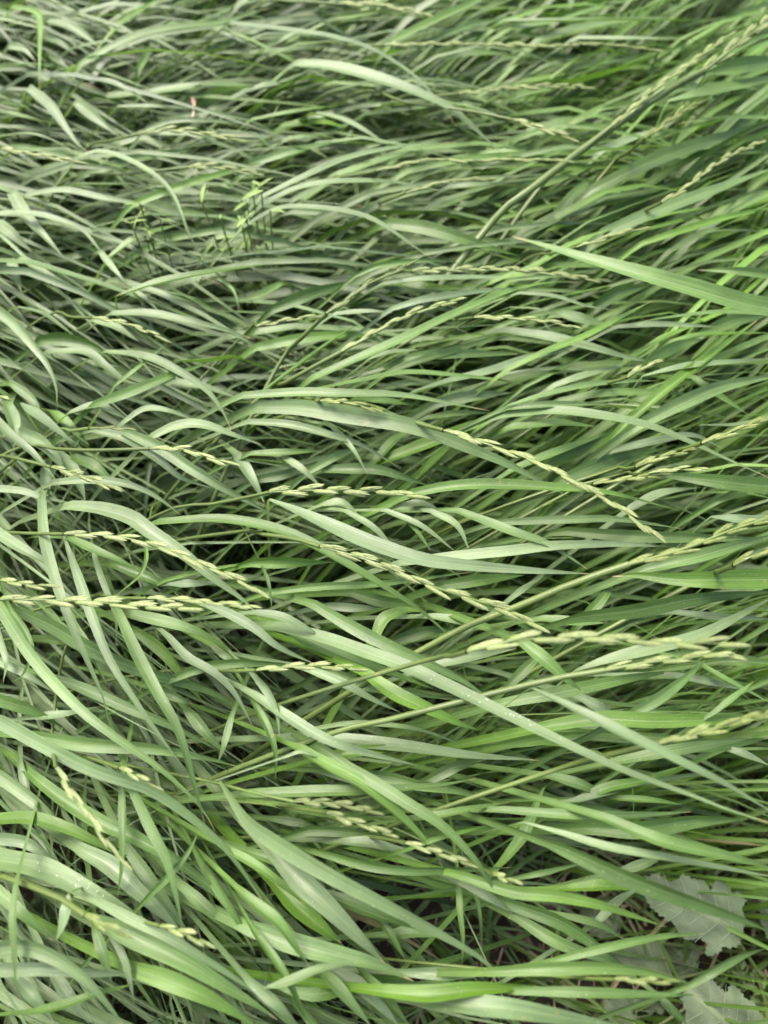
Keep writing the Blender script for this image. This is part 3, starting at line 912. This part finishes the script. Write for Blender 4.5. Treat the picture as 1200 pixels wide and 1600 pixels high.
for line in STALKS:
    reg, par, stem_t, head_t, label = line.split('|')
    reg = np.array([float(a) for a in reg.split(',')])
    tone, lay, slen, sw = par.split(); lay, slen, sw = float(lay), float(slen), float(sw)
    stem = np.array([[float(a) for a in p.split(',')] for p in stem_t.split()])/3+reg
    head = np.array([[float(a) for a in p.split(',')] for p in head_t.split()])/3+reg
    foot, _ = blade_curve(np.vstack([stem, head[1:]]), lay)
    z0 = z_of(lay)+.021
    Ps = np.array([at(u, v, z0-.055*(1-i/(len(stem)-1))**1.3) for i, (u, v) in enumerate(stem)])
    Ph = np.array([at(u, v, z0+.008*math.sin(i/(len(head)-1)*2.4)) for i, (u, v) in enumerate(head)])
    d0 = depth(Ph[0]); px = d0/F
    foot[1:, 2] = np.minimum(foot[1:, 2], Ps[0][2]-.01)
    root = thing('grass_stalk', label, 'grass stalk', (*foot[0][:2], 0), 'flowering grass stalks')
    O = np.array([*foot[0][:2], 0])
    C, _ = spline(np.vstack([foot, Ps]), 30)
    R = np.full(30, sw*px*.72); R[:8] *= 1.15
    V, f, uv = tube(C, R)
    hue = {'y': .8, 'g': .3, 'm': .5, 'r': .5}[tone]
    link('stem', make_mesh('stem', V-O, f, STEM, uv, (hue*.8, .40, 0, .05)), root)
    C, L = spline(Ph, 60)
    V, f, uv = tube(C[::3], np.linspace(sw*px*.42, sw*px*.15, 20), 5)
    hd = link('seed_head', make_mesh('seed_head', V-O, f, STEM, uv, (hue, .5, 0, .3)), root)
    sl = slen*px*1.2; step = sl*.56
    T = unit(np.gradient(C, axis=0))
    n = max(3, int(L/step)); s_at = np.linspace(.0, L-sl*.72, n)/L*59
    ang0 = rng.uniform(-.5, .5)
    for i, s in enumerate(s_at):
        j = int(s); p = C[j]; t = T[j]
        up = np.array([0, 0, 1.0]); side = unit(np.cross(t, up)); nn = np.cross(side, t)
        sg = 1 if i % 2 else -1
        a = ang0 + rng.normal(0, .18)
        sd_ = side*math.cos(a)+nn*math.sin(a)
        last = i == n-1
        out = 0 if last else rng.uniform(.04, .17)
        x = unit(t*math.cos(out)+sd_*sg*math.sin(out)); zz = unit(np.cross(x, sd_*sg)); y = np.cross(zz, x)
        size = sl*rng.uniform(.88, 1.1)*(1.0 if i < n*.75 else .92)
        wd = size*rng.uniform(.78, 1.08)
        pos = p + sd_*sg*sw*px*.35 - O
        M = Matrix(((x[0]*size, y[0]*wd, zz[0]*wd, pos[0]), (x[1]*size, y[1]*wd, zz[1]*wd, pos[1]), (x[2]*size, y[2]*wd, zz[2]*wd, pos[2]), (0, 0, 0, 1)))
        sp = link('spikelet', random.choice(SPIKELETS[tone]), hd); sp.matrix_local = M
    g = C[::12]; flow_p = np.vstack([flow_p, g[:-1, :2]]); flow_d = np.vstack([flow_d, unit(np.diff(g[:, :2], axis=0))])

# ------------------------------------------------------------------ the rest of the sward
GAPS = [(820, 1440, 150, 70, .55), (740, 1470, 90, 60, .9), (1060, 1440, 160, 95, 1.0), (430, 870, 70, 45, .8), (640, 960, 90, 40, .5),
        (500, 1080, 110, 60, .6), (1000, 1550, 230, 70, .85), (1120, 1520, 130, 150, .95), (880, 1330, 90, 40, .6), (1150, 1290, 60, 40, .7),
        (20, 1240, 50, 40, .6), (250, 1030, 60, 30, .5), (560, 1450, 70, 40, .7), (950, 950, 70, 30, .6), (290, 1500, 60, 40, .4), (720, 1060, 50, 30, .6)]
def heading(xy):
    out = np.zeros(len(xy))
    for i in range(0, len(xy), 2000):
        q = xy[i:i+2000]
        d2 = ((q[:, None]-flow_p[None])**2).sum(-1)
        w = 1/(d2+.0035)**2
        v = (w[..., None]*flow_d[None]).sum(1)
        out[i:i+2000] = np.arctan2(v[:, 1], v[:, 0])
    return out
def sward(n, box, zlo, zhi, llo, lhi, wlo, whi, spread, gap_power, valmul=1.0, hole=None, lift=.06):
    x0, x1, y0, y1 = box
    mid = np.stack([rng.uniform(x0, x1, n), rng.uniform(y0, y1, n)], 1)
    th = heading(mid) + rng.normal(0, spread, n)
    flip = rng.random(n) < .07; th[flip] += math.pi
    L = rng.uniform(llo, lhi, n)*(.8+.2*rng.random(n))
    H = rng.uniform(zlo, zhi, n)
    keep = np.ones(n, bool)
    if hole: keep &= ~((mid[:, 0] > hole[0]) & (mid[:, 0] < hole[1]) & (mid[:, 1] > hole[2]) & (mid[:, 1] < hole[3]))
    dirs = np.stack([np.cos(th), np.sin(th)], 1)
    rays = [to_px(np.c_[mid+dirs*(L*q)[:, None], H*.9+lift]) for q in (-.25, -.1, .05, .2, .35, .45)]
    for (gx, gy, rx, ry, pw) in GAPS:
        inside = np.zeros(n, bool)
        for pxs in rays: inside |= ((pxs[:, 0]-gx)/rx)**2+((pxs[:, 1]-gy)/ry)**2 < 1
        keep &= ~(inside & (rng.random(n) < pw*gap_power))
    mid, th, L, H = mid[keep], th[keep], L[keep], H[keep]; n = len(mid)
    r = 10; s = np.linspace(0, 1, r)[None]
    kap = rng.normal(0, .9*spread+.02, n)[:, None]
    ths = th[:, None] + kap*(s-.5)
    kink = np.where(rng.random(n) < .10, rng.normal(0, .7, n), 0)[:, None]; kat = rng.uniform(.45, .8, n)[:, None]
    ths = ths + kink*(s > kat)
    ds = L[:, None]/(r-1)*np.where(s < .2, .65, 1.0)
    X = np.cumsum(np.cos(ths)*ds, 1); Y = np.cumsum(np.sin(ths)*ds, 1)
    X += (mid[:, 0]-X[:, r//2])[:, None]; Y += (mid[:, 1]-Y[:, r//2])[:, None]
    pk = rng.uniform(.5, .75, n)[:, None]
    Z = np.where(s < pk, H[:, None]*(1-(1-s/pk)**1.8), H[:, None]-(H*rng.uniform(.0, .45, n))[:, None]*((s-pk)/(1-pk))**2)
    Z = np.maximum(Z, .004+.002*rng.random((n, 1)))
    Z[:, 0] = -.025
    Z[:, 1:] += lift*np.minimum(s[:, 1:]/.25, 1)
    P = np.stack([X, Y, Z], -1)
    W0 = rng.uniform(wlo, whi, n)*(.75+.5*rng.random(n))
    prof = np.minimum(.45+.55*np.minimum(s/.4, 1), 1)*np.clip(1-np.clip((s-.4)/.6, 0, 1)**1.45, .02, 1)
    W = W0[:, None]*prof
    roll = rng.normal(0, .4, n)[:, None] + rng.normal(0, .5, n)[:, None]*(s-.4)
    V, f, uv = ribbons(P, W, roll, rng.uniform(.15, .7, n), 3)
    dead = (rng.random(n) < .012) & (H < .14)
    tint = np.zeros((n, r*3, 4))
    u = rng.random(n)
    px_x = to_px(P[:, r//2])[:, 0]
    right = np.clip((px_x-350)/600, 0, 1)              # greener to the right, greyer to the left
    tint[..., 0] = np.clip(rng.normal(.42, .17, n)+.44*right + (u < .07)*.45, 0, 1)[:, None]
    tint[..., 1] = np.clip(rng.normal(.47, .075, n)*valmul, .15, .8)[:, None]
    tint[..., 2] = (np.where(rng.random(n) < .45, rng.uniform(.2, .7, n), 0))[:, None]
    tint[..., 3] = np.clip(rng.normal(.38, .23, n)-.34*right, 0, .9)[:, None]
    tint[dead, :, 2] = 9.0                               # a few blades are dry right through
    return V, f, uv, tint.reshape(-1, 4)
def join(parts):
    Vs, Fs, Us, Ts = [], [], [], []; b = 0
    for V, f, uv, t in parts:
        Vs.append(V); Fs.append(f+b); Us.append(uv); Ts.append(t); b += len(V)
    return np.vstack(Vs), np.vstack(Fs), np.vstack(Us), np.vstack(Ts)
near = (-1.0, 1.0, -.25, 1.75)
V, f, uv, t = join([
    sward(11500, near, .008, .05, .06, .22, .0025, .0065, .9, .1, 1.0, None, .0),
    sward(1900, (-1.0, 1.0, -.35, .2), .05, .12, .18, .38, .0025, .0065, .42, .85),
    sward(3700, (-1.0, 1.0, .2, 1.75), .055, .13, .20, .42, .0022, .0062, .40, .75),
    sward(850, (-1.0, 1.0, -.35, .18), .12, .185, .22, .42, .0025, .0070, .26, 1.1),
    sward(2600, (-1.0, 1.0, .18, 1.75), .13, .205, .26, .50, .003, .0080, .24, 1.1),
    sward(1300, near, .15, .23, .20, .45, .0010, .0024, .36, 1.0, 1.05),
    sward(750, (-1.0, 1.0, .10, 1.75), .21, .265, .25, .5, .0014, .003, .24, 1.0, 1.05),
    sward(2600, (-1.0, 1.0, .40, 1.75), .18, .25, .40, .72, .004, .010, .18, 1.0),
    sward(2300, (-1.0, 1.0, .48, 1.75), .22, .275, .40, .72, .004, .0095, .16, 1.0),
    sward(9000, (-3.0, 3.0, -1.2, 4.2), .08, .22, .22, .5, .003, .009, .35, 0, 1.0, near)])
o = link('grass', make_mesh('grass', V, f, BLADE, uv, t)); o['kind'] = 'stuff'
o['label'] = 'dense wind-pressed grass filling the ground between the larger tufts'; o['category'] = 'grass'

# ------------------------------------------------------------------ weeds, soil, litter
def outline_leaf(pts, z, tilt, tone, root, O, base, tip):
    """a toothed leaf: outline in thirds of pixels of region (800,1200), midrib from base to tip, gently cupped"""
    P = np.array([at(800+x/3, 1200+y/3, z) for x, y in pts])
    b = at(800+base[0]/3, 1200+base[1]/3, z); tp = at(800+tip[0]/3, 1200+tip[1]/3, z)
    ax = unit(tp-b); L = np.linalg.norm(tp-b); sd_ = np.array([-ax[1], ax[0], 0])
    # densify the outline with small teeth
    D = []
    for i in range(len(P)):
        a, c = P[i], P[(i+1) % len(P)]
        o_ = np.array([(c-a)[1], -(c-a)[0], 0]); o_ = o_/(np.linalg.norm(o_)+1e-9)
        for k in range(4): D.append(a+(c-a)*k/4 + o_*(.0009 if k % 2 else -.0005)*rng.uniform(.3, 1.6))
    D = np.array(D); n = len(D)
    q2 = [Vector(((p-b)@ax, (p-b)@sd_)) for p in D]
    lo_, hi_ = np.min([tuple(q) for q in q2], 0), np.max([tuple(q) for q in q2], 0)
    step = max(hi_-lo_)/16
    grid = [Vector((x+rng.normal(0, step*.1), y+rng.normal(0, step*.1))) for x in np.arange(lo_[0]+step/2, hi_[0], step) for y in np.arange(lo_[1]+step/2, hi_[1], step)]
    vv2, _, ff2, *_ = delaunay_2d_cdt(q2+grid, [(k, (k+1) % n) for k in range(n)], [], 1, 1e-6)
    V, uv, f = [], [], [tuple(t) for t in ff2]
    for q in vv2:
        sl_, off = q.x/L, q.y
        zz = tilt[0]*sl_ - tilt[1]*sl_**2 + abs(off)*.12 + .0010*math.sin(abs(off)*330-q.x*260) + .0012*math.sin(off*150+q.x*70)
        V.append(b+ax*q.x+sd_*q.y+np.array([0, 0, zz])); uv.append((.5+off/.05, float(np.clip(sl_*.85, 0, .85))))
    me = make_mesh('leaf', np.array(V)-O, f, WEED, uv, tone)
    o = link('leaf', me, root)
    # midrib and side veins: slim raised ridges
    def lift(p):
        s = np.clip((p-b)@ax, 0, L); off = (p-b)@sd_
        sx = (p-b)@ax
        return p+np.array([0, 0, tilt[0]*(sx/L)-tilt[1]*(sx/L)**2+abs(off)*.12+.0010*math.sin(abs(off)*330-sx*260)+.0012*math.sin(off*150+sx*70)+.0003])
    c = np.array([lift(b+ax*L*q) for q in np.linspace(-.02, .90, 12)])
    VV, FF, UU = tube(c, np.linspace(.0008, .0002, 12), 5)
    parts = [(VV, FF, UU, np.tile((.2, .5, 0, .6), (len(VV), 1)))]
    for q in np.linspace(.12, .72, 5):
        for sg in (-1, 1):
            w = np.max(((D-b)@sd_)*sg*(np.abs((D-b)@ax-(q+.12)*L) < .12*L))*.82
            if w < .004: continue
            c = np.array([lift(b+ax*L*(q+.17*k)+sd_*sg*w*k) for k in np.linspace(0, 1, 12)])
            VV, FF, UU = tube(c, np.linspace(.00042, .0002, 12), 5)
            parts.append((VV, FF, UU, np.tile((.2, .56, 0, .6), (len(VV), 1))))
    VV, FF, UU, TT = join(parts)
    link('leaf_vein', make_mesh('leaf_vein', VV-O, FF, WEED, UU, TT), o)
    return o
b0 = at(1175, 1490, 0)
O = np.array([b0[0], b0[1], 0])
weed = thing('broadleaf_weed', 'grey-green weed with toothed lobed leaves at the bottom right corner', 'weed', tuple(O))
LEAVES = [
 ([(640,505),(700,490),(740,530),(775,520),(800,493),(850,522),(895,528),(930,575),(945,522),(1000,545),(1028,590),(1055,572),(1090,622),(1075,665),(1092,700),(1082,775),(1065,825),(1015,850),(985,835),(960,872),(905,882),(890,862),(908,820),(870,800),(820,808),(785,795),(760,735),(690,692),(655,655),(630,600)], .125, (.012, .02), (.3, .37, 0, .2), (1088, 785), (640, 545)),
 ([(815,1090),(845,1040),(905,1002),(955,990),(985,1030),(1012,1052),(1030,1010),(1075,1040),(1105,1085),(1140,1095),(1150,1135),(1185,1170),(1215,1250),(1180,1330),(1100,1420),(960,1400),(850,1330),(800,1240),(830,1160)], .115, (.0, .012), (.25, .37, 0, .2), (1200, 1380), (850, 1040)),
 ([(500,850),(600,820),(690,815),(720,860),(750,900),(770,960),(720,985),(650,1000),(580,965),(520,985),(440,930),(350,930),(380,880),(440,880)], .040, (.01, .02), (.3, .36, 0, .2), (790, 985), (420, 900)),
 ([(430,1090),(520,1070),(620,1085),(700,1075),(735,1120),(720,1170),(680,1140),(655,1175),(620,1125),(565,1140),(580,1200),(540,1260),(470,1230),(440,1160)], .040, (.0, .01), (.3, .38, 0, .25), (560, 1290), (600, 1080)),
 ([(720,850),(780,810),(850,805),(880,850),(870,930),(835,985),(770,985),(730,930)], .024, (.0, .01), (.35, .34, 0, .2), (880, 980), (760, 830)),
 ([(1165,580),(1230,570),(1300,640),(1310,760),(1250,830),(1190,800),(1165,700),(1180,640)], .060, (.0, .01), (.3, .40, 0, .25), (1280, 860), (1190, 590)),
 ([(330,640),(420,600),(500,640),(520,720),(460,800),(370,790),(330,720)], .022, (.0, .01), (.35, .36, 0, .2), (520, 800), (380, 640)),
 ([(0,120),(60,110),(90,150),(60,200),(0,210),(-30,160)], .030, (.0, .01), (.35, .42, 0, .3), (110, 210), (0, 130)),
 ([(80,340),(150,310),(210,330),(190,380),(140,400),(90,390)], .028, (.0, .01), (.35, .42, 0, .3), (220, 400), (100, 340)),
]
for pts, z, tilt, tone, base, tip in LEAVES:
    outline_leaf(pts, z, tilt, tone, weed, O, base, tip)
    b = at(800+base[0]/3, 1200+base[1]/3, z)
    c, _ = spline(np.array([O+np.array([0, 0, -.01]), O*.5+b*.5+np.array([0, 0, .012]), b]), 10)
    V, f, uv = tube(c, np.linspace(.002, .0011, 10), 6)
    link('leaf_stalk', make_mesh('leaf_stalk', V-O, f, STEM, uv, (.4, .48, 0, .5)), weed)

def leafy_weed(u, v, z, size, n, label, tone, lo=.5):
    p0 = at(u, v, z); O = np.array([p0[0], p0[1], 0])
    root = thing('leafy_weed', label, 'weed', tuple(O))
    for k in range(n):
        a = rng.uniform(0, 6.28); rr = size*rng.uniform(.1, .55)
        top = np.array([p0[0]+rr*math.cos(a), p0[1]+rr*math.sin(a), z-.02*rng.random()+.01])
        c, _ = spline(np.array([O+np.array([rng.normal(0, .004), rng.normal(0, .004), -.01]), O*.5+top*.5+np.array([0, 0, .01]), top]), 10)
        V, f, uv = tube(c, np.linspace(.0012, .0007, 10), 5)
        st = link('stem', make_mesh('stem', V-O, f, STEM, uv, (.7, .45, 0, .1)), root)
        for m in range(rng.integers(10, 15)):
            q = c[int(rng.integers(5, 10))]; aa = rng.uniform(0, 6.28); l = size*rng.uniform(.16, .36)
            d = np.array([math.cos(aa), math.sin(aa), rng.uniform(-.1, .6)])
            s = np.linspace(0, 1, 6)[:, None]
            P = q+d*l*s - np.array([0, 0, 1.0])*l*.35*s**2
            W = l*rng.uniform(.14, .26)*np.sin(np.pi*np.clip(np.linspace(.05, .99, 6), 0, 1))**.8
            V, f, uv = ribbons(P[None], W[None], np.full((1, 6), rng.normal(0, .4)), np.array([.4]), 3)
            uv[:, 1] *= .8
            link('leaf', make_mesh('leaf', V-O, f, WEED, uv, (tone[0]+rng.normal(0, .08), tone[1]+rng.normal(0, .04), 0, tone[2])), st)
leafy_weed(372, 325, .352, .065, 10, 'light green leafy weed poking through the grass in the upper left', (.9, .62, .1))
leafy_weed(218, 352, .342, .045, 5, 'small light green weed left of the larger leafy weed', (.9, .58, .1))
leafy_weed(440, 700, .20, .05, 4, 'dark low weed in the shaded hollow left of centre', (.5, .42, .05))
leafy_weed(1185, 1530, .05, .035, 5, 'tiny feathery weed beside the toothed leaves at the bottom right', (.6, .5, .15))

# round-leaved seedling in the upper left
p0 = at(262, 412, .30); O = np.array([p0[0], p0[1], 0])
cl = thing('round_leaved_weed', 'bluish round-leaved weed among blades at upper left', 'weed', tuple(O))
for k, (du, dv) in enumerate([(0, 0), (24, -6)]):
    p = at(262+du, 412+dv, .29+.003*k); rad = .009
    th = np.linspace(0, 2*math.pi, 18, endpoint=False)
    V = [p+np.array([0, 0, -.002])]
    for q in (.5, 1.0):
        for t in th: V.append(p+np.array([math.cos(t)*rad*q*1.2, math.sin(t)*rad*q, .003*q*q+.001*math.sin(3*t)*q]))
    f = [(0, 1+i, 1+i+1, 1+(i+2) % 18) for i in range(0, 18, 2)] + [(1+i, 19+i, 19+(i+1) % 18, 1+(i+1) % 18) for i in range(18)]
    me = make_mesh('leaf', np.array(V)-O, f, WEED, [(.3, .4)]*len(V), (.3, .38, 0, .15))
    link('leaf', me, cl)
    c, _ = spline(np.array([O+np.array([0, 0, -.01]), O*.6+p*.4, p]), 8)
    V, f, uv = tube(c, np.full(8, .0009), 5)
    link('leaf_stalk', make_mesh('leaf_stalk', V-O, f, STEM, uv, (.4, .45, 0, .3)), cl)

def clod(u, v, r, label):
    p = at(u, v, .006)
    import bmesh
    bm = bmesh.new(); bmesh.ops.create_icosphere(bm, subdivisions=3, radius=1)
    ph = rng.uniform(0, 6, 9)
    for vert in bm.verts:
        d = vert.co
        k = 1+.20*math.sin(3.1*d.x+ph[0])*math.sin(2.7*d.y+ph[1])+.15*math.sin(5.3*d.z+ph[2]+2*d.x)+.09*math.sin(11*d.x+ph[3])*math.sin(12*d.y+ph[4])+.06*math.sin(19*d.z+ph[5])
        vert.co = Vector((d.x*k*r, d.y*k*r*.85, d.z*k*r*.7))
    me = bpy.data.meshes.new('soil_clod'); bm.to_mesh(me); bm.free(); me.materials.append(CLOD)
    o = link('soil_clod', me); o.location = p+np.array([0, 0, r*.35]); o.rotation_euler = (0, 0, rng.uniform(0, 6))
    o['label'] = label; o['category'] = 'soil clod'; o['group'] = 'clods of bare soil'
for u, v, r, lab in [
    (812, 1472, .015, 'largest reddish-brown soil clod in the dark gap at lower right centre'),
    (788, 1468, .012, 'darker soil clod left of the largest one in the gap'),
    (872, 1322, .010, 'small reddish soil clod beside a yellowish stub at lower right'),
    (868, 1340, .009, 'small soil clod just below the reddish one at lower right'),
    (860, 1418, .012, 'flat reddish soil clod under blades, left of its twin'),
    (884, 1416, .011, 'flat reddish soil clod under blades, right of its twin'),
    (1165, 1298, .012, 'soil clod near the right edge beneath the blurred blades'),
    (690, 1385, .010, 'soil clod in shade below the thin dark blades'),
    (1000, 1405, .010, 'soil clod in shade behind the toothed leaf tip'),
    (735, 1050, .010, 'soil clod deep in the gap beneath the slim stalk'),
    (650, 1580, .011, 'soil clod at the bottom edge between blades')]:
    clod(u, v, r*.62, lab)
# dry petal caught on a blade, upper left
p = at(300, 186, .325)
Vp, fp, up_ = ribbons(np.array([[p, p+[.002, .005, .004], p+[.003, .011, .010], p+[.001, .015, .013]]]), np.array([[.002, .003, .005, .002]]), np.full((1, 4), .5), np.array([.5]), 3)
o = link('dry_petal', make_mesh('dry_petal', Vp-p, fp, PETAL, up_)); o.location = p
o['label'] = 'tiny pinkish-brown dry petal caught on a blade at upper left'; o['category'] = 'petal'
# straw litter on the soil
n = 3500
b = np.c_[rng.uniform(-1, 1, n), rng.uniform(-.2, 1.5, n), np.full(n, .006)]; a = rng.uniform(0, 6.28, n); l = rng.uniform(.02, .09, n)
s = np.linspace(0, 1, 4)[None, :, None]
d = np.stack([np.cos(a), np.sin(a), rng.uniform(-.02, .22, n)], -1)
P = b[:, None]+d[:, None]*l[:, None, None]*s
W = np.tile(rng.uniform(.0008, .003, n)[:, None], (1, 4))
V, f, uv = ribbons(P, W, rng.normal(0, .5, (n, 1))*np.ones((1, 4)), np.full(n, .4), 3)
o = link('straw_litter', make_mesh('straw_litter', V, f, STRAW, uv)); o['kind'] = 'stuff'
o['label'] = 'dry straw litter lying on the dark soil'; o['category'] = 'litter'
